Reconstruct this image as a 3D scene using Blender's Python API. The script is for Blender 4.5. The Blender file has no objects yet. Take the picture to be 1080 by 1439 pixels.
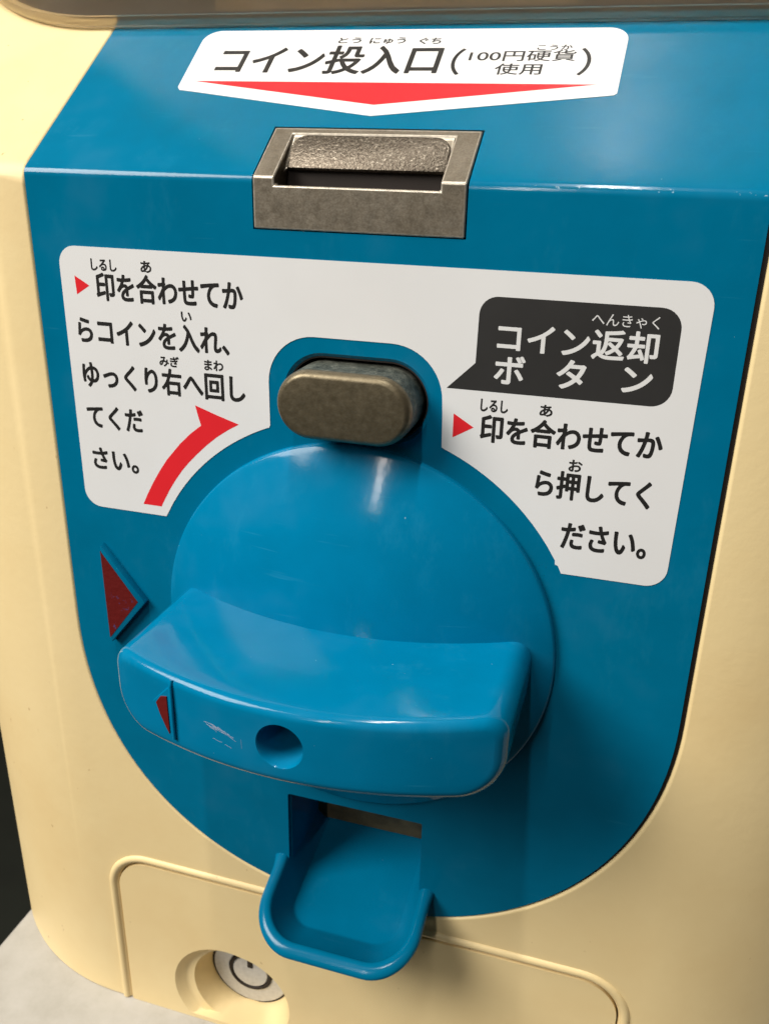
import bpy, bmesh, math, random
from mathutils import Vector, Matrix

random.seed(7)
S = 0.001            # modelling in millimetres, scene in metres
Z0 = 230.0           # table top is z = 0; the crease of the machine's front is 230 mm above it
scene = bpy.context.scene
COL = scene.collection

# ------------------------------------------------------------------ camera
cam_d = bpy.data.cameras.new("camera")
cam = bpy.data.objects.new("camera", cam_d)
COL.objects.link(cam)
cam.location = (54.155 * S, -161.216 * S, (5.436 + Z0) * S)
cam.rotation_euler = (math.radians(67.708), math.radians(-1.239), math.radians(16.869))
cam_d.sensor_fit = 'VERTICAL'
cam_d.sensor_height = 36.0
cam_d.sensor_width = 27.0
cam_d.lens = 1247.81 / 1439.0 * 36.0
cam_d.clip_start = 0.005
cam_d.clip_end = 50.0
cam_d.dof.use_dof = True
cam_d.dof.focus_distance = 0.165
cam_d.dof.aperture_fstop = 45.0
scene.camera = cam

# ------------------------------------------------------------------ light
world = bpy.data.worlds.new("World")
scene.world = world
world.use_nodes = True
wn, wl = world.node_tree.nodes, world.node_tree.links
wn.clear()
w_out = wn.new('ShaderNodeOutputWorld')
w_bg = wn.new('ShaderNodeBackground')
w_tc = wn.new('ShaderNodeTexCoord')
w_sep = wn.new('ShaderNodeSeparateXYZ')
w_map = wn.new('ShaderNodeMapRange')
w_map.inputs['From Min'].default_value = -0.3
w_map.inputs['From Max'].default_value = 0.9
w_ramp = wn.new('ShaderNodeValToRGB')
w_ramp.color_ramp.elements[0].color = (0.16, 0.145, 0.12, 1)
w_ramp.color_ramp.elements[1].color = (1.0, 0.96, 0.88, 1)
e = w_ramp.color_ramp.elements.new(0.35)
e.color = (0.30, 0.28, 0.25, 1)
wl.new(w_tc.outputs['Generated'], w_sep.inputs[0])
wl.new(w_sep.outputs['Z'], w_map.inputs['Value'])
wl.new(w_map.outputs[0], w_ramp.inputs[0])
wl.new(w_ramp.outputs[0], w_bg.inputs['Color'])
w_bg.inputs['Strength'].default_value = 0.085
wl.new(w_bg.outputs[0], w_out.inputs[0])


def area(name, loc, target, sx, sy, power, color=(1, 0.96, 0.9)):
    d = bpy.data.lights.new(name, 'AREA')
    d.shape = 'RECTANGLE'
    d.size, d.size_y, d.energy, d.color = sx, sy, power, color
    o = bpy.data.objects.new(name, d)
    COL.objects.link(o)
    o.location = loc
    o.rotation_euler = (Vector(target) - Vector(loc)).to_track_quat('-Z', 'Y').to_euler()
    return o


# a row of ceiling tubes running from above the machine out behind the viewer
area("ceiling_tube", (-0.03, -0.42, 1.45), (-0.03, -0.40, 0.0), 0.04, 0.60, 9.5)
area("ceiling_tube", (-0.25, -1.65, 1.12), (0.0, 0.0, 0.15), 0.022, 0.75, 5.2)
area("shop_light", (-1.05, -0.86, 1.27), (0.0, 0.0, 0.1), 0.85, 0.85, 42.0, (1, 0.95, 0.88))

scene.view_settings.view_transform = 'Standard'
scene.view_settings.look = 'None'
scene.view_settings.exposure = 0.05
scene.view_settings.gamma = 1.0
scene.view_settings.use_curve_mapping = False
scene.render.engine = 'CYCLES'
scene.cycles.max_bounces = 10
scene.cycles.transmission_bounces = 8
scene.cycles.use_denoising = True


# ------------------------------------------------------------------ materials
def new_mat(name):
    m = bpy.data.materials.new(name)
    m.use_nodes = True
    nt = m.node_tree
    return m, nt, nt.nodes['Principled BSDF']


def tex(nt, scale, detail=4.0, rough=0.6, stretch=(1, 1, 1)):
    tc = nt.nodes.new('ShaderNodeTexCoord')
    mp = nt.nodes.new('ShaderNodeMapping')
    mp.inputs['Scale'].default_value = stretch
    n = nt.nodes.new('ShaderNodeTexNoise')
    n.inputs['Scale'].default_value = scale
    n.inputs['Detail'].default_value = detail
    n.inputs['Roughness'].default_value = rough
    nt.links.new(tc.outputs['Object'], mp.inputs[0])
    nt.links.new(mp.outputs[0], n.inputs['Vector'])
    return n.outputs['Fac']


def ramp(nt, fac, stops):
    r = nt.nodes.new('ShaderNodeValToRGB')
    els = r.color_ramp.elements
    els[0].position, els[0].color = stops[0][0], (*stops[0][1], 1)
    els[1].position, els[1].color = stops[-1][0], (*stops[-1][1], 1)
    for p, c in stops[1:-1]:
        el = els.new(p)
        el.color = (*c, 1)
    nt.links.new(fac, r.inputs[0])
    return r.outputs['Color']


def rng(nt, fac, a, b, lo=0.3, hi=0.7):
    r = nt.nodes.new('ShaderNodeMapRange')
    r.inputs['From Min'].default_value, r.inputs['From Max'].default_value = lo, hi
    r.inputs['To Min'].default_value, r.inputs['To Max'].default_value = a, b
    nt.links.new(fac, r.inputs['Value'])
    return r.outputs[0]


def mix(nt, fac, a, b):
    m = nt.nodes.new('ShaderNodeMix')
    m.data_type = 'RGBA'
    for sock, v in ((m.inputs['Factor'], fac), (m.inputs[6], a), (m.inputs[7], b)):
        if isinstance(v, (int, float)):
            sock.default_value = v
        elif isinstance(v, tuple):
            sock.default_value = (*v, 1)
        else:
            nt.links.new(v, sock)
    return m.outputs[2]


def bump(nt, b, height, strength, dist):
    n = nt.nodes.new('ShaderNodeBump')
    n.inputs['Strength'].default_value = strength
    n.inputs['Distance'].default_value = dist
    nt.links.new(height, n.inputs['Height'])
    nt.links.new(n.outputs[0], b.inputs['Normal'])
    return n


def blue_plastic(name, col, r0, r1, worn=True, ior=1.32):
    m, nt, b = new_mat(name)
    c2 = tuple(x * 0.9 for x in col)
    c3 = (col[0] + 0.008, col[1] * 1.06, col[2] * 1.04)
    colr = ramp(nt, tex(nt, 45, 3), [(0.3, c2), (0.55, col), (0.75, c3)])
    if worn:  # tiny pale nicks
        nick = ramp(nt, tex(nt, 1500, 2, 0.5), [(0.785, (0, 0, 0)), (0.82, (0.8, 0.8, 0.8))])
        colr = mix(nt, nick, colr, (0.25, 0.42, 0.5))
        tcw = nt.nodes.new('ShaderNodeTexCoord')
        sx = nt.nodes.new('ShaderNodeSeparateXYZ')
        nt.links.new(tcw.outputs['Object'], sx.inputs[0])
        def mth(op, a_, b2):
            n_ = nt.nodes.new('ShaderNodeMath')
            n_.operation = op
            for q_, v_ in enumerate((a_, b2)):
                if isinstance(v_, (int, float)):
                    n_.inputs[q_].default_value = v_
                else:
                    nt.links.new(v_, n_.inputs[q_])
            return n_.outputs[0]
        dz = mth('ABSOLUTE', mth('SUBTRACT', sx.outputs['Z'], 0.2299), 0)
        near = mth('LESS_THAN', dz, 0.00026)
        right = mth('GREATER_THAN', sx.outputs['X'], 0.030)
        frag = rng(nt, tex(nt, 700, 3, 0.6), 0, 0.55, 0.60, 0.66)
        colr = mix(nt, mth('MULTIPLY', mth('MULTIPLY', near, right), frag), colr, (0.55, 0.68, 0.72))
        rub = rng(nt, tex(nt, 38, 6, 0.8, (1.0, 1.0, 0.45)), 0, 0.35, 0.55, 0.72)
        colr = mix(nt, rub, colr, (0.02, col[1] * 1.35, col[2] * 1.2))
        hair = rng(nt, tex(nt, 900, 2, 0.5, (0.06, 0.06, 1.0)), 0, 0.22, 0.70, 0.78)
        colr = mix(nt, hair, colr, (0.03, col[1] * 1.5, col[2] * 1.3))
    nt.links.new(colr, b.inputs['Base Color'])
    smear = tex(nt, 60, 6, 0.75, (1.0, 1.0, 0.35))
    nt.links.new(rng(nt, smear, r0, r1), b.inputs['Roughness'])
    b.inputs['IOR'].default_value = ior
    bump(nt, b, tex(nt, 220, 3), 0.05, 0.0006)
    return m


BLUE = blue_plastic("blue_panel_plastic", (0.0, 0.144, 0.268), 0.10, 0.18)
BLUEK = blue_plastic("blue_knob_plastic", (0.0, 0.165, 0.322), 0.07, 0.17, ior=1.30)
BLUET = blue_plastic("blue_tray_plastic", (0.0, 0.145, 0.275), 0.14, 0.22)


def cream_plastic(name):
    m, nt, b = new_mat(name)
    base = ramp(nt, tex(nt, 12, 5, 0.65), [(0.3, (0.76, 0.575, 0.285)), (0.5, (0.80, 0.63, 0.33)), (0.72, (0.83, 0.66, 0.36))])
    speck = ramp(nt, tex(nt, 420, 2, 0.5, (1, 1, 0.6)), [(0.735, (0, 0, 0)), (0.79, (0.55, 0.55, 0.55))])
    c = mix(nt, speck, base, (0.33, 0.17, 0.05))
    nt.links.new(c, b.inputs['Base Color'])
    nt.links.new(rng(nt, tex(nt, 30, 5), 0.42, 0.56), b.inputs['Roughness'])
    b.inputs['IOR'].default_value = 1.45
    bump(nt, b, tex(nt, 420, 4), 0.10, 0.0005)
    return m


CREAM = cream_plastic("cream_plastic")

m, nt, b = new_mat("cast_metal")
fine = ramp(nt, tex(nt, 2600, 3, 0.6), [(0.3, (0.185, 0.155, 0.115)), (0.5, (0.225, 0.195, 0.15)), (0.75, (0.28, 0.25, 0.20))])
wide = ramp(nt, tex(nt, 130, 5, 0.7), [(0.35, (0.80, 0.78, 0.74)), (0.65, (1.0, 1.0, 1.0))])
mul = nt.nodes.new('ShaderNodeMix')
mul.data_type, mul.blend_type = 'RGBA', 'MULTIPLY'
mul.inputs['Factor'].default_value = 1.0
nt.links.new(fine, mul.inputs[6])
nt.links.new(wide, mul.inputs[7])
nt.links.new(mul.outputs[2], b.inputs['Base Color'])
b.inputs['Metallic'].default_value = 0.6
nt.links.new(rng(nt, tex(nt, 500, 4), 0.36, 0.6), b.inputs['Roughness'])
bump(nt, b, tex(nt, 900, 5, 0.7), 0.12, 0.0004)
METAL = m


m, nt, b = new_mat("rough_cast_metal")
nt.links.new(ramp(nt, tex(nt, 1900, 3, 0.6), [(0.35, (0.075, 0.06, 0.045)), (0.6, (0.13, 0.11, 0.085)), (0.74, (0.34, 0.30, 0.24))]), b.inputs['Base Color'])
b.inputs['Metallic'].default_value = 0.85
b.inputs['Roughness'].default_value = 0.42
bump(nt, b, tex(nt, 2400, 2, 0.5), 0.35, 0.0004)
ROUGH = m

m, nt, b = new_mat("worn_button_metal")
nt.links.new(ramp(nt, tex(nt, 900, 6, 0.75), [(0.3, (0.135, 0.108, 0.064)), (0.55, (0.165, 0.136, 0.085)), (0.78, (0.20, 0.175, 0.118))]), b.inputs['Base Color'])
b.inputs['Metallic'].default_value = 0.7
nt.links.new(rng(nt, tex(nt, 600, 4), 0.34, 0.52), b.inputs['Roughness'])
bump(nt, b, tex(nt, 1200, 3, 0.7), 0.12, 0.0004)
BUTTON = m

m, nt, b = new_mat("tarnished_metal")
nt.links.new(ramp(nt, tex(nt, 420, 7, 0.8, (1, 0.6, 1)), [(0.32, (0.05, 0.055, 0.045)), (0.5, (0.13, 0.14, 0.115)), (0.7, (0.32, 0.32, 0.26))]), b.inputs['Base Color'])
b.inputs['Metallic'].default_value = 0.65
nt.links.new(rng(nt, tex(nt, 500, 4), 0.3, 0.65), b.inputs['Roughness'])
bump(nt, b, tex(nt, 600, 5, 0.8), 0.5, 0.0009)
TARN = m


def plain(name, col, rough=0.4, var=0.06, scale=60, metallic=0.0, ior=1.45):
    m, nt, b = new_mat(name)
    nt.links.new(ramp(nt, tex(nt, scale, 4), [(0.3, tuple(c * (1 - var) for c in col)), (0.7, tuple(min(1, c * (1 + var)) for c in col))]), b.inputs['Base Color'])
    b.inputs['Roughness'].default_value = rough
    b.inputs['Metallic'].default_value = metallic
    b.inputs['IOR'].default_value = ior
    return m


WHITE = plain("white_sticker", (0.74, 0.74, 0.735), 0.34, 0.025, 30)
WHITE2 = plain("white_print", (0.72, 0.72, 0.71), 0.4, 0.02, 30)
INK = plain("black_ink", (0.018, 0.017, 0.016), 0.4, 0.2)
INK2 = plain("charcoal_ink", (0.030, 0.029, 0.028), 0.38, 0.1)
RED = plain("red_ink", (0.72, 0.02, 0.028), 0.36, 0.04)
DARK = plain("dark_void", (0.016, 0.010, 0.007), 0.7, 0.2)  # near-black; also stands for the shade in the slot and gaps
STEEL = plain("brushed_steel", (0.54, 0.545, 0.55), 0.36, 0.1, 900, 0.45)
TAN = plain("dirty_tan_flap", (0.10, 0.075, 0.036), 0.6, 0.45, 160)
WORN_GLINT = plain("worn_glint_metal", (0.50, 0.45, 0.37), 0.36, 0.25, 900, 0.6)  # worn slot edges, with edge highlights put into the lighter colour
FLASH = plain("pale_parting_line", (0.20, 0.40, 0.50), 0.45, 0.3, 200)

m, nt, b = new_mat("chipped_red_paint")
chip = ramp(nt, tex(nt, 130, 6, 0.75), [(0.62, (0, 0, 0)), (0.66, (1, 1, 1))])
nt.links.new(mix(nt, chip, (0.115, 0.004, 0.003), (0.05, 0.055, 0.17)), b.inputs['Base Color'])
b.inputs['Roughness'].default_value = 0.5
bump(nt, b, tex(nt, 500, 4), 0.3, 0.0005)
REDPAINT = m

m, nt, b = new_mat("smoked_clear_plastic")
nt.links.new(ramp(nt, tex(nt, 40, 4), [(0.3, (0.50, 0.43, 0.32)), (0.7, (0.58, 0.50, 0.38))]), b.inputs['Base Color'])
b.inputs['Transmission Weight'].default_value = 0.92
nt.links.new(rng(nt, tex(nt, 70, 5), 0.28, 0.40), b.inputs['Roughness'])
b.inputs['IOR'].default_value = 1.25
bump(nt, b, tex(nt, 90, 3), 0.1, 0.001)
SMOKE = m

m, nt, b = new_mat("brown_inner_plastic")
nt.links.new(ramp(nt, tex(nt, 25, 4), [(0.3, (0.075, 0.058, 0.042)), (0.7, (0.12, 0.095, 0.068))]), b.inputs['Base Color'])
b.inputs['Roughness'].default_value = 0.5
BROWN = m

m, nt, b = new_mat("faded_card_print")
tc = nt.nodes.new('ShaderNodeTexCoord')
vor = nt.nodes.new('ShaderNodeTexVoronoi')
vor.distance = 'CHEBYCHEV'
vor.inputs['Scale'].default_value = 32
nt.links.new(tc.outputs['Object'], vor.inputs['Vector'])
sepc = nt.nodes.new('ShaderNodeSeparateColor')
nt.links.new(vor.outputs['Color'], sepc.inputs[0])
nt.links.new(ramp(nt, sepc.outputs[0], [(0.2, (0.10, 0.065, 0.05)), (0.45, (0.22, 0.15, 0.10)), (0.6, (0.5, 0.42, 0.28)), (0.85, (0.16, 0.09, 0.08))]), b.inputs['Base Color'])
b.inputs['Roughness'].default_value = 0.6
CARD = m

m, nt, b = new_mat("white_speckled_laminate")
c = ramp(nt, tex(nt, 35, 6, 0.7), [(0.3, (0.33, 0.31, 0.265)), (0.5, (0.41, 0.39, 0.345)), (0.7, (0.47, 0.45, 0.41))])
vein = ramp(nt, tex(nt, 55, 7, 0.75, (1, 0.35, 1)), [(0.60, (0, 0, 0)), (0.70, (0.45, 0.45, 0.45))])
c = mix(nt, vein, c, (0.27, 0.25, 0.20))
nt.links.new(c, b.inputs['Base Color'])
b.inputs['Roughness'].default_value = 0.42
TABLE = m
FLOOR = plain("dark_floor", (0.014, 0.016, 0.010), 0.75, 0.3, 6)


# ------------------------------------------------------------------ mesh helpers (mm)
def finish(me, smooth=30):
    for p in me.polygons:
        p.use_smooth = True
    me.set_sharp_from_angle(angle=math.radians(smooth))


def mk(name, verts, faces, mat, parent=None, smooth=30, weld=False):
    me = bpy.data.meshes.new(name)
    me.from_pydata([(x * S, y * S, (z + Z0) * S) for x, y, z in verts], [], faces)
    bm = bmesh.new()
    bm.from_mesh(me)
    if weld:
        bmesh.ops.remove_doubles(bm, verts=bm.verts, dist=1e-6)
    bmesh.ops.recalc_face_normals(bm, faces=bm.faces)
    bm.to_mesh(me)
    bm.free()
    finish(me, smooth)
    o = bpy.data.objects.new(name, me)
    me.materials.append(mat)
    COL.objects.link(o)
    if parent:
        attach(o, parent)
    return o


def attach(o, parent):
    o.parent = parent
    o.matrix_parent_inverse = Matrix.Translation(-parent_world(parent))


def parent_world(p):
    v = Vector((0, 0, 0))
    while p is not None:
        v += Vector(p.location)
        if p.parent is not None:
            v += p.matrix_parent_inverse.translation
        p = p.parent
    return v


def apply_mods(o, smooth=30):
    dg = bpy.context.evaluated_depsgraph_get()
    dg.update()
    me = bpy.data.meshes.new_from_object(o.evaluated_get(dg))
    o.modifiers.clear()
    o.data = me
    finish(me, smooth)


def kill(o):
    bpy.data.objects.remove(o, do_unlink=True)


def boolean(o, cutters, op='DIFFERENCE', smooth=30):
    for c in cutters:
        md = o.modifiers.new('b', 'BOOLEAN')
        md.operation, md.object, md.solver = op, c, 'EXACT'
    apply_mods(o, smooth)
    for c in cutters:
        kill(c)


def bevel(o, width, seg=2, angle=35, smooth=40, edge_mat=None, clamp=True):
    md = o.modifiers.new('v', 'BEVEL')
    md.use_clamp_overlap = clamp
    if edge_mat:
        o.data.materials.append(edge_mat)
        md.material = len(o.data.materials) - 1
    md.width, md.segments, md.limit_method, md.angle_limit = width * S, seg, 'ANGLE', math.radians(angle)
    md.harden_normals = False
    apply_mods(o, smooth)


def weighted(o):
    md = o.modifiers.new('wn', 'WEIGHTED_NORMAL')
    md.keep_sharp, md.weight = True, 60


def prism_y(name, pts, y0, y1, mat=None, parent=None, smooth=30):
    n = len(pts)
    v = [(x, y0, z) for x, z in pts] + [(x, y1, z) for x, z in pts]
    f = [tuple(range(n)), tuple(range(2 * n - 1, n - 1, -1))] + [(i, (i + 1) % n, n + (i + 1) % n, n + i) for i in range(n)]
    return mk(name, v, f, mat or DARK, parent, smooth)


def prism_x(name, pts, x0, x1, mat=None, parent=None, smooth=30):
    n = len(pts)
    v = [(x0, y, z) for y, z in pts] + [(x1, y, z) for y, z in pts]
    f = [tuple(range(n)), tuple(range(2 * n - 1, n - 1, -1))] + [(i, (i + 1) % n, n + (i + 1) % n, n + i) for i in range(n)]
    return mk(name, v, f, mat or DARK, parent, smooth)


def box(name, a, b_, mat=None, parent=None):
    return prism_y(name, [(a[0], a[2]), (b_[0], a[2]), (b_[0], b_[2]), (a[0], b_[2])], a[1], b_[1], mat, parent)


def loft(name, rings, mat, parent=None, closed=True, cap0=True, cap1=True, smooth=30, weld=False):
    n = len(rings[0])
    v = [p for r in rings for p in r]
    f = []
    for k in range(len(rings) - 1):
        for i in range(n if closed else n - 1):
            j = (i + 1) % n
            f.append((k * n + i, k * n + j, (k + 1) * n + j, (k + 1) * n + i))
    if cap0:
        f.append(tuple(range(n)))
    if cap1:
        f.append(tuple(reversed(range((len(rings) - 1) * n, len(rings) * n))))
    return mk(name, v, f, mat, parent, smooth, weld)


def lathe_y(name, prof, cx, cz, mat, parent=None, n=96, smooth=30, sx=1.0, zmin=None):
    """prof: list of (radius, y) from one end to the other; a solid of revolution about the y axis."""
    rings = []
    for r, y in prof:
        ring = []
        for i in range(n):
            a = 2 * math.pi * i / n
            z = cz + r * math.sin(a)
            if zmin is not None:
                z = max(z, zmin)
            ring.append((cx + sx * r * math.cos(a), y, z))
        rings.append(ring)
    return loft(name, rings, mat, parent, smooth=smooth)


def rrect(hw, z0, z1, rt, rb, n=14, cx=0.0):
    """rounded rectangle outline in x,z; rt/rb: radius of upper/lower corners"""
    pts = []
    for (x, z, r, a0) in ((cx + hw - rt, z1 - rt, rt, 0), (cx - hw + rt, z1 - rt, rt, 90), (cx - hw + rb, z0 + rb, rb, 180), (cx + hw - rb, z0 + rb, rb, 270)):
        for i in range(n + 1):
            a = math.radians(a0 + 90 * i / n)
            pts.append((x + r * math.cos(a), z + r * math.sin(a)))
    return pts


def stadium(hw, hh, cx, cz, n=28):
    pts = []
    for i in range(n + 1):
        a = math.radians(-90 + 180 * i / n)
        pts.append((cx + hw - hh + hh * math.cos(a), cz + hh * math.sin(a)))
    for i in range(n + 1):
        a = math.radians(90 + 180 * i / n)
        pts.append((cx - hw + hh + hh * math.cos(a), cz + hh * math.sin(a)))
    return pts


def tube(verts, faces, path, r, n=10, closed=False):
    base0 = len(verts)
    m = len(path)
    for k in range(m):
        p = Vector(path[k])
        t = (Vector(path[min(k + 1, m - 1)]) - Vector(path[max(k - 1, 0)])).normalized()
        u = t.cross(Vector((0, 1, 0.001))).normalized()
        w = t.cross(u).normalized()
        for i in range(n):
            a = 2 * math.pi * i / n
            verts.append(tuple(p + r * (math.cos(a) * u + math.sin(a) * w)))
    for k in range(m - 1):
        for i in range(n):
            j = (i + 1) % n
            faces.append((base0 + k * n + i, base0 + k * n + j, base0 + (k + 1) * n + j, base0 + (k + 1) * n + i))
    faces.append(tuple(range(base0, base0 + n)))
    faces.append(tuple(reversed(range(base0 + (m - 1) * n, base0 + m * n))))


# slope plane: rises from the crease (y=0, z=0) backwards
TH = math.atan(0.77)
CT, ST = math.cos(TH), math.sin(TH)


def on_front(u, v, off):
    return (u, -off, v)


def on_slope(u, v, off):
    return (u, v * CT - off * ST, v * ST + off * CT)


# ------------------------------------------------------------------ setting
tb = box("tabletop", (-118, -22, -262), (420, 420, -230), TABLE)
bevel(tb, 2.0, 3)
tb['kind'] = 'structure'
fl = mk("floor", [(-6000, -6000, -980), (6000, -6000, -980), (6000, 6000, -980), (-6000, 6000, -980)], [(0, 1, 2, 3)], FLOOR)
fl['kind'] = 'structure'

# ------------------------------------------------------------------ the machine
root = bpy.data.objects.new("capsule_machine", None)
root.empty_display_size = 0.05
COL.objects.link(root)
root.location = (0, 0.10, 0)
root['label'] = "cream capsule toy vending machine with blue coin panel and turning knob, standing on white table"
root['category'] = "vending machine"


def plan(hw, y0, y1, R, n=40):
    pts = []
    for (x, y, a0) in ((hw - R, y0 + R, -90), (hw - R, y1 - R, 0), (-hw + R, y1 - R, 90), (-hw + R, y0 + R, 180)):
        for i in range(n + 1):
            a = math.radians(a0 + 90 * i / n)
            pts.append((x + R * math.cos(a), y + R * math.sin(a)))
    return pts


def bent(o, d, ztop, zbot, fr=1.2):
    """profile (y,z) of a sheet following front + slope; o = offset outward, d = thickness inward"""
    def corner(k):  # crease point at outward offset k: front y=-k and slope offset k
        y = -k
        v = (y + k * ST) / CT
        return (y, v * ST + k * CT)
    def top(k):
        v = (ztop - k * CT) / ST
        return (v * CT - k * ST, ztop)
    c = corner(o)
    outer = [(-o, zbot), (c[0], c[1] - fr)]
    for i in range(1, 6):
        t = i / 6
        p0, p1, p2 = (c[0], c[1] - fr), c, (c[0] + fr * CT, c[1] + fr * ST)
        outer.append(tuple((1 - t) ** 2 * a + 2 * t * (1 - t) * b2 + t * t * c2 for a, b2, c2 in zip(p0, p1, p2)))
    outer.append((c[0] + fr * CT, c[1] + fr * ST))
    outer.append(top(o))
    ci = corner(-d)
    return outer + [top(-d), ci, (d, zbot)]


def panel_outline(wl, wr, grow, ztop):
    """front view outline of the blue panel: straight sides, rounded lower end"""
    pts = [(wr, ztop), (-wl, ztop)]
    zc, n = -101.0, 72
    for i in range(n + 1):
        a = math.pi + math.pi * i / n
        ca, sa = math.cos(a), math.sin(a)
        ex = 2 / 2.12
        w = wl if ca < 0 else wr
        x = math.copysign(abs(ca) ** ex, ca) * w
        z = zc - abs(sa) ** ex * (70.3 + grow)
        pts.append((x, z))
    return pts


# --- body
bp_ = plan(134.5, 0, 262, 62)
body = loft("body", [[(x, y, -229.98) for x, y in bp_], [(x, y, 70) for x, y in bp_]], CREAM, root)
cut = prism_x("cut", [(-60, -46.2), (-60, 200), (400, 200), (400, 60), (60 / 0.77, 60), ], -300, 300)
fr_ = 7.0
tl = fr_ * math.tan(math.radians(90 - math.degrees(TH)) / 2)
cuts = [cut]
for k in (1, 2, 3, 4):
    a = (math.pi / 2 - TH) * k / 5          # turn of the chamfer's normal from the front towards the slope
    nrm = (-math.cos(a), math.sin(a))        # (y, z)
    p0 = (fr_ + fr_ * nrm[0], -tl + fr_ * nrm[1])
    d_ = (nrm[1], -nrm[0])
    q = [(p0[0] + d_[0] * u + nrm[0] * w_, p0[1] + d_[1] * u + nrm[1] * w_) for u, w_ in ((-30, 0), (30, 0), (30, 30), (-30, 30))]
    cuts.append(prism_x("cut", q, -300, 300))
for c in cuts:
    boolean(body, [c])
c1 = prism_x("cut", bent(8, 36, 50, -190), -100, 100)
c2 = prism_y("cut", panel_outline(70.15, 70.95, 0.4, 36.5), -30, 100)
boolean(c1, [c2], 'INTERSECT')
boolean(body, [c1])
door_out = rrect(67.7, -260, -176.2, 9.8, 1, 16)
dc = prism_y("cut", door_out, -5, 14)
boolean(body, [dc])
bevel(body, 0.8, 3, 30, clamp=False)
weighted(body)
# raised ridge round the service door, moulded with the body
verts, faces = [], []
path = [(-69.4, 0.55, -229.5), (-69.4, 0.55, -186)]
for i in range(1, 13):
    a = math.radians(180 - 90 * i / 12)
    path.append((-57.9 + 11.5 * math.cos(a), 0.5, -186 + 11.5 * math.sin(a)))
for i in range(0, 13):
    a = math.radians(90 - 90 * i / 12)
    path.append((57.9 + 11.5 * math.cos(a), 0.5, -186 + 11.5 * math.sin(a)))
path.append((69.4, 0.55, -229.5))
tube(verts, faces, path, 1.25, 12)
ridge = mk("door_surround", verts, faces, CREAM, root, 50)

# --- service door with lock
door = prism_y("service_door", rrect(67.35, -229.9, -176.55, 9.5, 0.6, 16), -0.1, 13, CREAM, root)
LX, LZ = -33.0, -216.6
k1 = lathe_y("cut", [(15.9, -2), (15.8, 0.0), (15.0, 1.0), (13.2, 6.5), (12.3, 9.0), (12.2, 12.9)], LX, LZ, CREAM, n=72, zmin=-228.4)
k2 = lathe_y("cut", [(17.6, -2), (16.8, 0.0), (15.8, 0.7), (14.8, 1.9), (13.6, 2.3)], LX - 2.6, LZ - 0.6, CREAM, n=72, zmin=-228.4)
boolean(door, [k2])
boolean(door, [k1])
bevel(door, 0.7, 3, 40)
weighted(door)
lock = lathe_y("lock", [(12.0, 12.6), (11.9, 9.4), (11.4, 8.9), (6.9, 8.9), (6.9, 9.6)], LX, LZ, STEEL, root, 72)
lathe_y("lock_ring", [(6.6, 9.5), (6.6, 8.6), (6.4, 8.35), (5.8, 8.35), (5.6, 8.6), (5.6, 9.5)], LX, LZ, DARK, lock, 64)
lathe_y("lock_gap_shade", [(12.25, 12.5), (12.25, 9.3), (12.0, 9.1), (11.5, 9.2), (11.4, 12.5)], LX, LZ, DARK, lock, 72)  # dark ring added to paint the shade in the gap round the disc
lathe_y("lock_core", [(5.5, 9.6), (5.5, 8.8), (5.2, 8.5), (2.0, 8.5)], LX, LZ, STEEL, lock, 64)
box("keyhole", (LX - 0.6, 8.2, LZ + 2.0), (LX + 0.9, 9.0, LZ + 5.6), DARK, lock)

# --- blue control panel
panel = prism_x("control_panel", bent(0.0, 5.5, 31.0, -190), -100, 100, BLUE, root)
po = prism_y("cut", panel_outline(70.0, 70.0, 0, 60), -30, 100)
boolean(panel, [po], 'INTERSECT')
# openings: coin slot, return button, chute
slot_prof = bent(3, 9, 8.78, -9.32, 0.2)
slot_prof0 = bent(3, 9, 8.78, -9.32, 0.2)
cs = prism_x("cut", slot_prof, -20.35, 20.68)
BZ, BX = -40.3, 0.4
n_b = 28
bo = loft("cut", [[(x, -1, z) for x, z in stadium(15.6, 8.9, BX, BZ)], [(x, 0.02, z) for x, z in stadium(15.2, 8.5, BX, BZ)],
                  [(x, 0.9, z) for x, z in stadium(14.3, 7.6, BX, BZ)], [(x, 12, z) for x, z in stadium(14.2, 7.5, BX, BZ)]], DARK)
co = prism_y("cut", rrect(17.0, -170.5, -141.0, 0.6, 1, 4, 0.9), -3, 12)
boolean(panel, [cs])
boolean(panel, [bo])
boolean(panel, [co])
bevel(panel, 0.35, 2, 32)
weighted(panel)

gap_shade = prism_x("panel_gap_shade", bent(-0.7, 7.0, 30.0, -190), -100, 100, DARK, root)  # dark backing added behind the panel edge to paint the gap's shade
po = prism_y("cut", panel_outline(70.1, 70.85, 0.3, 60), -30, 100)
boolean(gap_shade, [po], 'INTERSECT')
cs = prism_x("cut", slot_prof0, -20.7, 20.9)
bo = prism_y("cut", stadium(14.2, 7.5, BX, BZ), -3, 12)
co = prism_y("cut", rrect(19.2, -172, -138, 0.6, 1, 4, 0.9), -3, 12)
boolean(gap_shade, [cs])
boolean(gap_shade, [bo])
boolean(gap_shade, [co])

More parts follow.
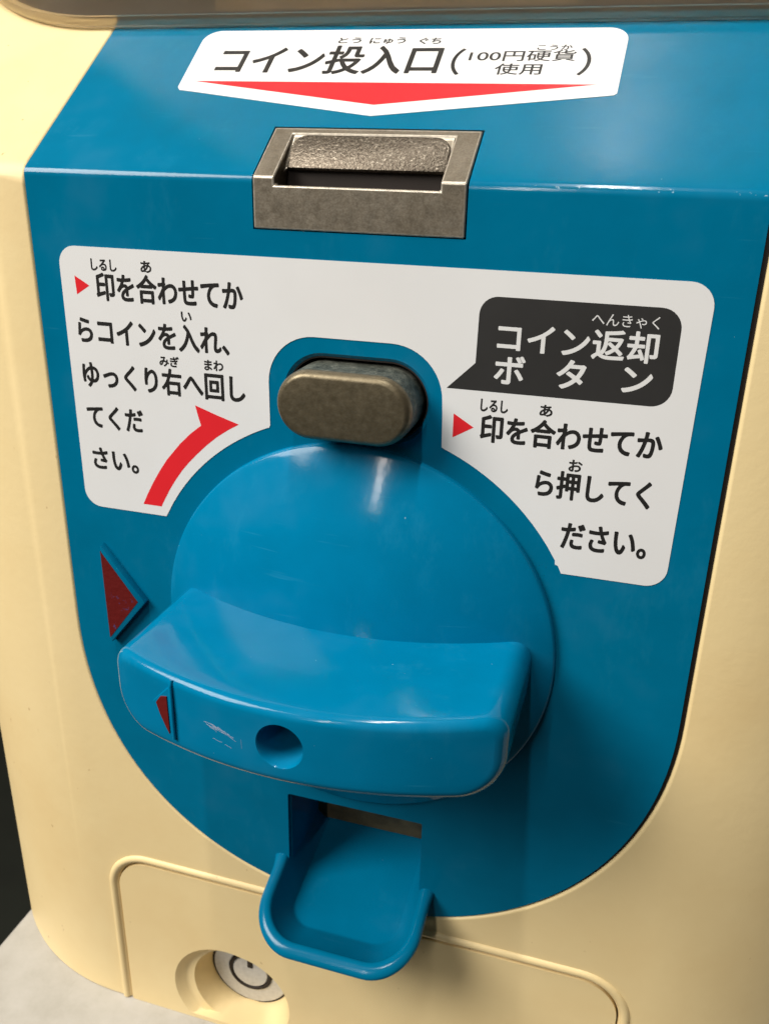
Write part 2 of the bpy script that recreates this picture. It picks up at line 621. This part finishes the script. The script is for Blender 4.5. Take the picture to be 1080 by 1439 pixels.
# --- coin slot block
slot = prism_x("coin_slot", [(-.25, -9.15), (-.25, .1), (11.0, 8.6), (26, 8.6), (14, -9.15)], -20.1, 20.4, METAL, root)
sc = prism_x("cut", [(-4, -1.35), (1.3, -1.35), (1.3, -8.5), (8.5, -8.5), (8.5, 1.3), (5.2, 1.3), (9.7, 7.25), (8.7, 20), (-4, 20)], -15.8, 15.7)
boolean(slot, [sc])
bevel(slot, 0.38, 3, 30, edge_mat=WORN_GLINT, clamp=False)
weighted(slot)
prism_x("slot_shade_fill", [(1.45, -8.4), (8.4, -8.4), (8.4, 1.2), (5.9, 1.2), (5.9, -2.2), (1.45, -2.2)], -15.72, 15.62, DARK, slot)  # dark block filling the slot; the shade inside is put into its colour
w, hgt = 15.4, 7.4
out = []
for (x, v, a0) in ((w - 3.0, hgt - 3.0, 0), (-w + 3.0, hgt - 3.0, 90)):
    for i in range(9):
        a = math.radians(a0 + 90 * i / 8)
        out.append((x + 3.0 * math.cos(a), v + 3.0 * math.sin(a)))
out += [(-w, 0.0), (w, 0.0)]
pdir, pn = Vector((0, 5.1, 6.75)).normalized(), Vector((0, -6.75, 5.1)).normalized()
o0 = Vector((0, 5.2, 1.3)) - pdir * 0.1
rings = [[tuple(Vector((x, 0, 0)) + o0 + pdir * v + pn * k) for x, v in out] for k in (-0.4, 0.75)]
pl_ = loft("slot_plate", rings, ROUGH, slot)
bevel(pl_, 0.45, 2, 40)

# --- coin return button
rings = []
for inset, y in ((0, 9), (0, -6.8)):
    rings.append([(x, y, z) for x, z in stadium(13.5 - inset, 6.8 - inset, BX, BZ)])
button = loft("return_button", rings, TARN, root, cap1=False)
rings = []
for i in range(9):
    a = math.radians(90 * i / 8)
    ins = 1.4 * (1 - math.cos(a))
    rings.append([(x, -6.8 - 1.9 * math.sin(a), z) for x, z in stadium(13.5 - ins, 6.8 - ins, BX, BZ)])
loft("button_cap", rings, BUTTON, button, cap0=False, smooth=50)

# --- knob: domed disc + grip
KZ = -93.5
prof = [(44.0, 4.0), (44.0, 0.2), (43.9, -0.9), (43.7, -1.35), (43.4, -1.55)]
for i in range(1, 40):
    r = 43.3 * (1 - i / 40) + 0.2
    prof.append((r, -(12.5 - r * r / 172.0)))
knob = lathe_y("knob", prof, 0.3, KZ, BLUEK, root, 160, 40)

GT, GB, GW = KZ + 8.0, KZ - 9.2, 39.1
GC = (GT + GB) / 2


def grip_outline(ins):
    pts = []
    rt, rb = max(4.4 - ins, .3), max(8.2 - ins, .3)
    n = 12
    hw, z0, z1 = GW - ins, GB + ins, GT - ins
    segs = ((hw - rt, z1 - rt, rt, 0), (-hw + rt, z1 - rt, rt, 90), (-hw + rb, z0 + rb, rb, 180), (hw - rb, z0 + rb, rb, 270))
    for k, (x, z, r, a0) in enumerate(segs):
        arc = []
        for i in range(n + 1):
            a = math.radians(a0 + 90 * i / n)
            arc.append((x + r * math.cos(a), z + r * math.sin(a)))
        pts += arc
        nx, nz, nr, na = segs[(k + 1) % 4]
        end = (nx + nr * math.cos(math.radians(na)), nz + nr * math.sin(math.radians(na)))
        m_ = 40 if k in (0, 2) else 3
        for i in range(1, m_):
            t = i / m_
            pts.append((arc[-1][0] * (1 - t) + end[0] * t, arc[-1][1] * (1 - t) + end[1] * t))
    res = []
    for x, z in pts:
        if z > GC:
            z -= 0.9 * max(0, 1 - (x / 38.0) ** 2) * (z - GC) / (GT - GC)
        res.append((x + 0.5, z))
    return res


def front_y(x):
    return -40.6 + 0.0058 * x * x


rings = []
base = grip_outline(0)
for t in (0, .2, .4, .6, .8, .93, 1.0):
    rings.append([(x, -1.0 * (1 - t) + (front_y(x) + 2.2) * t, z) for x, z in base])
for i in range(1, 8):
    a = math.radians(90 * i / 7)
    ins = 2.2 * (1 - math.cos(a))
    rings.append([(x, front_y(x) + 2.2 - 2.2 * math.sin(a), z) for x, z in grip_outline(ins)])
last = grip_outline(2.2)
nl = len(last)
for t in (.25, .5, .75, 1.0):
    ring = []
    for i, (x, z) in enumerate(last):
        xm = (x + last[(131 - i) % nl][0]) / 2
        x2, z2 = x * (1 - t) + xm * t, z * (1 - t) + GC * t
        ring.append((x2, front_y(x2), z2))
    rings.append(ring)
grip = loft("grip", rings, BLUEK, knob, cap1=False, smooth=40, weld=True)
hole = lathe_y("cut", [(5.2, -44), (4.95, -41.0), (4.6, -40.45), (4.4, -40.1), (4.3, -12.0)], 0.1, KZ - 0.7, BLUEK, n=64)
boolean(grip, [hole], smooth=40)
# pale mould line left round the edge of the grip's front
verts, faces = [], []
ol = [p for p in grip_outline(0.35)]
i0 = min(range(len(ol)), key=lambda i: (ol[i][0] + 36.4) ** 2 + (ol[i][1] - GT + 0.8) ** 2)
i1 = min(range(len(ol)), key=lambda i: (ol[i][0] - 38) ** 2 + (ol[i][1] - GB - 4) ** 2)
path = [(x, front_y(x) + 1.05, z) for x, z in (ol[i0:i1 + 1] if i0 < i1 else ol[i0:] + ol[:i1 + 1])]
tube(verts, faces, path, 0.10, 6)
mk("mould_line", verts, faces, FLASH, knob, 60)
# scratches on the grip's face
verts, faces = [], []
strokes = []
for k in range(22):
    t = random.random()
    cx_, cz_ = -14.2 + 5.0 * t + random.uniform(-.5, .5), -93.4 - 1.5 * t + random.uniform(-.45, .45)
    h_ = random.uniform(.4, 1.5)
    an = math.radians(random.uniform(-28, -8))
    strokes.append((cx_ - h_ * math.cos(an), cz_ - h_ * math.sin(an), cx_ + h_ * math.cos(an), cz_ + h_ * math.sin(an)))
strokes += [(-13.6, -96.2, -11.6, -96.6), (-11.0, -96.8, -9.6, -97.1), (-7.5, -94.6, -7.4, -96.6)]
for (x0, z0, x1, z1) in strokes:
    seg = 5
    pts = [(x0 + (x1 - x0) * i / seg, z0 + (z1 - z0) * i / seg + random.uniform(-.12, .12)) for i in range(seg + 1)]
    tube(verts, faces, [(x, front_y(x) + 0.0, z) for x, z in pts], 0.028, 5)
mk("scratch_mark", verts, faces, plain("scratched_white", (0.27, 0.30, 0.40), 0.6), knob, 60)


def wedge(name, tri, yb, yf, mat, parent):
    o = prism_y(name, tri, yb, yf, mat, parent)
    return o


# arrow on the grip (points left) with a ridge along its base
gx = lambda x: front_y(x)
v = [(-28.0, gx(-28) + .3, -93.2), (-23.2, gx(-23) + .3, -88.0), (-23.2, gx(-23) + .3, -99.4),
     (-27.6, gx(-28) - .25, -93.2), (-23.0, gx(-23) - .55, -88.3), (-23.0, gx(-23) - .55, -99.1)]
f = [(0, 1, 2), (3, 5, 4), (0, 3, 4, 1), (1, 4, 5, 2), (2, 5, 3, 0)]
garrow = mk("grip_arrow", v, f, BLUEK, knob)
verts, faces = [], []
tube(verts, faces, [(-22.7, gx(-22.7) + .25, -86.9), (-22.7, gx(-22.7) - .35, -88.0), (-22.6, gx(-22.6) - .45, -94), (-22.6, gx(-22.6) - .35, -99.6)], 0.38, 10)
mk("arrow_ridge", verts, faces, BLUEK, knob, 60)
v = [(-26.5, gx(-26.5) - .60, -92.7), (-25.3, gx(-25.3) - .68, -91.0), (-23.6, gx(-23.6) - .72, -90.3), (-23.45, gx(-23.4) - .72, -98.6), (-24.2, gx(-24.2) - .7, -97.6), (-25.6, gx(-25.6) - .66, -95.0)]
v += [(x, y + .5, z) for x, y, z in v]
f = [tuple(range(6)), tuple(range(11, 5, -1))] + [(i, (i + 1) % 6, 6 + (i + 1) % 6, 6 + i) for i in range(6)]
mk("red_paint", v, f, REDPAINT, knob)

# --- raised triangular pointer on the panel (points right)
tri = [(-60.6, -80.1), (-50.0, -93.6), (-60.2, -106.3)]
n_ = 3
rings = [[(x, 0.3, z) for x, z in tri], [(x * .992 - .42, -1.8, -93.5 + (z + 93.5) * .965) for x, z in tri]]
pm = loft("pointer", rings, BLUE, root)
bevel(pm, 0.25, 2, 40)
tri2 = [(-60.55, -81.9), (-51.9, -93.6), (-60.35, -104.6)]
prism_y("red_paint", [(x, z) for x, z in tri2], -1.88, -1.6, REDPAINT, pm)

# --- coin return tray
def u_path(w, front, r, back, n=10, nb=8):
    pts = []
    for i in range(nb):
        pts.append((-w, back + (-front + r - back) * i / nb))
    for i in range(n + 1):
        a = math.radians(180 + 90 * i / n)
        pts.append((-w + r + r * math.cos(a), -front + r + r * math.sin(a)))
    for i in range(1, 6):
        t = i / 6
        pts.append(((-w + r) * (1 - t) + (w - r) * t, -front))
    for i in range(n + 1):
        a = math.radians(270 + 90 * i / n)
        pts.append((w - r + r * math.cos(a), -front + r + r * math.sin(a)))
    for i in range(1, nb + 1):
        pts.append((w, -front + r + (back + front - r) * i / nb))
    return pts


TX = 0.9


def rim_z(y):
    k = max(0.0, (min(y, 1.0) + 5.5) / 5.5)
    y = min(y, 0)
    return -160.9 + 0.27 * y - 0.0055 * y * y + 0.7 * k * k


def floor_z(y):
    return -168.9 + 0.23 * y


def tray_path(o, ex=0.0, flare=0.0):
    w, front, r = 19.3 + o, 19.8 + o - ex, max(10.5 + o * 0.8, 3.0)
    lim = -front + r + 0.3
    side = [max(y, lim + 0.2 * (10 - q)) for q, y in enumerate([25.0, 16.0, 8.0, 2.0, 0.4, -0.2, -0.8, -1.6, -2.6, -4.0, -6.0])]
    pts = [(-w, y) for y in side]
    for i in range(15):
        a_ = math.radians(180 + 90 * i / 14)
        pts.append((-w + r + r * math.cos(a_), -front + r + r * math.sin(a_)))
    for i in range(1, 8):
        t = i / 8
        pts.append(((-w + r) * (1 - t) + (w - r) * t, -front))
    for i in range(15):
        a_ = math.radians(270 + 90 * i / 14)
        pts.append((w - r + r * math.cos(a_), -front + r + r * math.sin(a_)))
    pts += [(w, y) for y in reversed(side)]
    return [(x + math.copysign(flare * max(0.0, (min(y, 0.2) + 3.4) / 3.4) ** 2, x), y) for x, y in pts]


rings = []
spec = [(-7.0, lambda y: floor_z(y) - 2.5, 5.0), (-5.0, lambda y: min(floor_z(y) - 1.5, rim_z(y) - 3.6), 2.0, 0.3), (-1.0, lambda y: rim_z(y) - 2.6, 0, 0.5)]
for i in range(0, 11):
    a = math.radians(-40 + 200 * i / 10)
    spec.append((-0.6 + 1.55 * math.cos(a), (lambda s_: (lambda y: rim_z(y) - 1.3 + 1.3 * s_))(math.sin(a)), 0, 0.5 * max(0.0, math.cos(a))))
spec += [(-2.35, lambda y: rim_z(y) - 1.6, .2), (-5.5, lambda y: floor_z(y) + .4, 3.6), (-5.75, lambda y: floor_z(y) + .1, 3.8), (-6.1, lambda y: floor_z(y), 4.0)]
for sp_ in spec:
    o, zf, ex = sp_[:3]
    rings.append([(TX + x, y, zf(y)) for x, y in tray_path(o, ex, sp_[3] if len(sp_) > 3 else 0.0)])
tray = loft("coin_tray", rings, BLUET, root, closed=False, cap0=True, cap1=True, smooth=32)
chute = prism_y("chute", [(TX - 19.0, -172), (TX - 19.0, -138.5), (TX + 19.0, -138.5), (TX + 19.0, -172), (TX + 16.6, -172), (TX + 16.6, -141.0), (TX - 16.6, -141.0), (TX - 16.6, -172)], 1.2, 24, BLUET, root)
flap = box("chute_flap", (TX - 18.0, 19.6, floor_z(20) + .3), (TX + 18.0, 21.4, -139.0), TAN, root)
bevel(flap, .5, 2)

# ------------------------------------------------------------------ stickers
FONT = None


def text_mesh(body):
    c = bpy.data.curves.new("lettering", 'FONT')
    c.body = body
    c.resolution_u = 5
    o = bpy.data.objects.new("lettering", c)
    COL.objects.link(o)
    dg = bpy.context.evaluated_depsgraph_get()
    dg.update()
    me = bpy.data.meshes.new_from_object(o.evaluated_get(dg))
    bpy.data.objects.remove(o, do_unlink=True)
    bpy.data.curves.remove(c)
    return me


def lettering(body, x0, x1, z0, z1, place, parent, mat=None, bold=0.2, off=0.107):
    """printed text; strokes are thickened by bold (mm) with round ends by stacking ink layers a few microns apart"""
    me = text_mesh(body)
    src = [(v.co.x, v.co.y) for v in me.vertices]
    fs = [tuple(p.vertices) for p in me.polygons]
    bpy.data.meshes.remove(me)
    ax, bx = min(p[0] for p in src), max(p[0] for p in src)
    ay, by = min(p[1] for p in src), max(p[1] for p in src)
    x0, x1, z0, z1 = x0 + bold, x1 - bold, z0 + bold, z1 - bold
    verts, faces = [], []
    layers = [(0.0, 0.0)] + [(bold * math.cos(math.pi * k / 5), bold * math.sin(math.pi * k / 5)) for k in range(10)] if bold > 0 else [(0.0, 0.0)]
    for k, (dx, dz) in enumerate(layers):
        n0 = len(verts)
        for x, y in src:
            verts.append(place(x0 + (x - ax) / (bx - ax) * (x1 - x0) + dx, z0 + (y - ay) / (by - ay) * (z1 - z0) + dz, off + 0.0008 * k))
        faces += [tuple(i + n0 for i in f) for f in fs]
    me = bpy.data.meshes.new("lettering")
    me.from_pydata([(x * S, y * S, (z + Z0) * S) for x, y, z in verts], [], faces)
    me.materials.append(mat or INK)
    o = bpy.data.objects.new("lettering", me)
    COL.objects.link(o)
    attach(o, parent)
    return o


def decal(name, pts, place, off0, off1, mat, parent):
    """thin printed film: outline (u, v) in a plane"""
    n = len(pts)
    v = [place(u, w_, off0) for u, w_ in pts] + [place(u, w_, off1) for u, w_ in pts]
    f = [tuple(range(n)), tuple(range(2 * n - 1, n - 1, -1))] + [(i, (i + 1) % n, n + (i + 1) % n, n + i) for i in range(n)]
    return mk(name, v, f, mat, parent, 30)


def arc_corner(cx, cz, r, a0, a1, n=8):
    return [(cx + r * math.cos(math.radians(a0 + (a1 - a0) * i / n)), cz + r * math.sin(math.radians(a0 + (a1 - a0) * i / n))) for i in range(n + 1)]


# instruction sticker on the front
inner = [(43.3, -71.4), (42.6, -69.9), (41.95, -69.6)]
for i in range(0, 15):   # arc round the knob, right side
    x = 41.9 + (18.6 - 41.9) * i / 14
    inner.append((x, -93.4 + math.sqrt(48.6 ** 2 - x * x)))
inner += [(18.1, -48.2), (17.95, -42.0)]
inner += arc_corner(7.4, -39.2, 10.4, 0, 90, 12)
inner += arc_corner(-8.2, -38.6, 9.8, 90, 180, 12)
inner += [(-17.95, -47.6), (-18.2, -48.2)]
for i in range(0, 16):
    x = -18.7 + (-43.3 + 18.7) * i / 15
    inner.append((x, -93.4 + math.sqrt(48.8 ** 2 - x * x)))
inner += [(-43.6, -71.45)]
lab = arc_corner(-60.0, -67.4, 4.0, 270, 180) + arc_corner(-60.2, -18.1, 3.8, 180, 90) + arc_corner(59.6, -18.4, 4.2, 90, 0) + arc_corner(59.0, -67.4, 4.0, 0, -90)
label = decal("instruction_sticker", lab + inner, on_front, 0.01, 0.10, WHITE, root)

K = 0.17
TXT = [
    ('印を合わせてか', -55.9, -22.9, -24.95, -19.1, 0.17),
    ('しるし', -56.6, -50.6, -18.95, -16.55, 0.09),
    ('あ', -45.2, -42.7, -18.75, -16.4, 0.09),
    ('らコインを入れ、', -61.3, -26.3, -34.1, -28.45, 0.17),
    ('い', -36.8, -34.4, -27.9, -25.85, 0.09),
    ('ゆっくり右へ回し', -61.3, -23.2, -43.65, -37.8, 0.17),
    ('みぎ', -42.5, -37.9, -37.5, -35.2, 0.09),
    ('まわ', -32.2, -27.9, -37.45, -35.2, 0.09),
    ('てくだ', -61.3, -47.4, -52.75, -47.4, 0.17),
    ('さい。', -61.0, -49.5, -62.3, -57.1, 0.17),
    ('印を合わせてか', 25.4, 58.9, -46.2, -40.6, 0.17),
    ('しるし', 25.2, 30.45, -40.2, -37.75, 0.09),
    ('あ', 36.3, 38.7, -40.0, -37.75, 0.09),
    ('ら押してく', 36.7, 58.1, -55.9, -50.15, 0.17),
    ('お', 42.6, 45.15, -50.1, -47.7, 0.09),
    ('ださい。', 42.5, 58.65, -66.0, -60.35, 0.17),
]
for t, x0, x1, z0, z1, bd in TXT:
    lettering(t, x0, x1, z0, z1, on_front, label, INK, bd)
for nm, tri in (("red_triangle", [(-60.72, -20.2), (-57.4, -22.05), (-60.55, -24.0)]), ("red_triangle", [(20.15, -41.15), (24.15, -43.55), (20.15, -45.95)])):
    decal(nm, tri, on_front, 0.09, 0.115, RED, label)
arrow = [(-49.16, -69.24), (-47.86, -66.63), (-46.21, -63.69), (-44.36, -60.75), (-42.48, -58.05), (-39.0, -54.04), (-36.37, -51.5), (-33.72, -49.39), (-34.15, -47.94), (-34.84, -45.12), (-29.8, -46.8), (-24.99, -48.26), (-27.60, -49.77), (-30.27, -51.64), (-32.86, -53.8), (-35.2, -56.04), (-37.10, -58.0), (-38.90, -60.07), (-40.6, -62.4), (-42.17, -64.76), (-43.5, -67.1), (-44.65, -69.24)]
decal("turning_arrow", arrow, on_front, 0.09, 0.115, RED, label)
bub = [(18.5, -36.33), (23.75, -31.1)] + arc_corner(27.3, -22.2, 3.4, 180, 90) + arc_corner(55.5, -22.4, 3.6, 90, 0) + arc_corner(55.6, -32.7, 3.5, 0, -90)
decal("speech_bubble", bub, on_front, 0.09, 0.115, INK2, label)
for t, x0, x1, z0, z1, bd in (('コイン返却', 27.5, 55.8, -28.65, -23.1, 0.13), ('ボ', 27.3, 33.0, -34.6, -29.2, 0.15), ('タ', 38.7, 43.95, -34.45, -29.05, 0.15), ('ン', 50.3, 55.55, -34.1, -29.5, 0.15), ('へんきゃく', 43.95, 55.45, -22.6, -20.4, 0.0)):
    lettering(t, x0, x1, z0, z1, on_front, label, WHITE2, bd, 0.122)

# coin sticker on the slope
top_pts = [(-1.95, 17.9), (42.2, 24.6), (42.75, 25.2)] + arc_corner(39.0, 41.5, 3.9, 0, 90) + arc_corner(-42.6, 42.2, 3.7, 90, 180) + [(-45.9, 26.4), (-45.2, 25.5)]
coinlab = decal("coin_sticker", top_pts, on_slope, 0.01, 0.10, WHITE, root)
for t, x0, x1, z0, z1, bd in (('コイン投入口', -39.8, 7.95, 30.7, 40.3, 0.2), ('とう', -15.1, -10.15, 41.0, 43.0, 0.07), ('にゅう', -8.3, -0.7, 40.7, 42.9, 0.07), ('ぐち', 2.15, 6.7, 40.5, 42.7, 0.07), ('（', 10.2, 12.4, 30.5, 39.0, 0.1), ('）', 34.7, 36.9, 30.4, 38.9, 0.09), ('100円硬貨', 13.4, 33.9, 34.8, 38.3, 0.05), ('使用', 19.1, 28.1, 30.6, 34.1, 0.05), ('こうか', 26.2, 32.9, 38.3, 40.0, 0.05)):
    lettering(t, x0, x1, z0, z1, on_slope, coinlab, INK, bd)
decal("red_arrow", [(-43.1, 28.45), (-2.15, 21.2), (38.9, 27.7)], on_slope, 0.09, 0.115, RED, coinlab)

# ------------------------------------------------------------------ smoked lid on top
def lid_ring(grow, z):
    return [(x, y, z + (min(26.0, 0.77 * (y - 38.2 + grow)) if z < 100 else 0)) for x, y in plan(133.5 + grow, 38.2 - grow, 258 + grow, 58.5 + grow)]


rings = [lid_ring(0.6, 20), lid_ring(0.6, 29.3), lid_ring(1.8, 29.4), lid_ring(2.0, 29.7), lid_ring(2.0, 31.2), lid_ring(1.7, 31.5), lid_ring(0.2, 31.7), lid_ring(0, 34), lid_ring(0, 150), lid_ring(-2.4, 150), lid_ring(-2.4, 34), lid_ring(-2.4, 20)]
lid = loft("smoked_lid", rings, SMOKE, root, cap0=False, cap1=False, smooth=40)
me = lid.data
bm = bmesh.new()
bm.from_mesh(me)
nn = len(rings[0])
bm.verts.ensure_lookup_table()
a, b_ = 0, (len(rings) - 1) * nn
for i in range(nn):
    j = (i + 1) % nn
    bm.faces.new((bm.verts[a + i], bm.verts[a + j], bm.verts[b_ + j], bm.verts[b_ + i]))
bmesh.ops.recalc_face_normals(bm, faces=bm.faces)
bm.to_mesh(me)
bm.free()
finish(me, 40)
inner_tray = loft("inner_tray", [[(x, y, z) for x, y in plan(130.7, 41.0, 255, 55.5)] for z in (20, 74)], BROWN, root)
bevel(inner_tray, 2, 3)
card = box("price_card", (-46, 40.7, 32.4), (50, 41.2, 78), CARD, root)
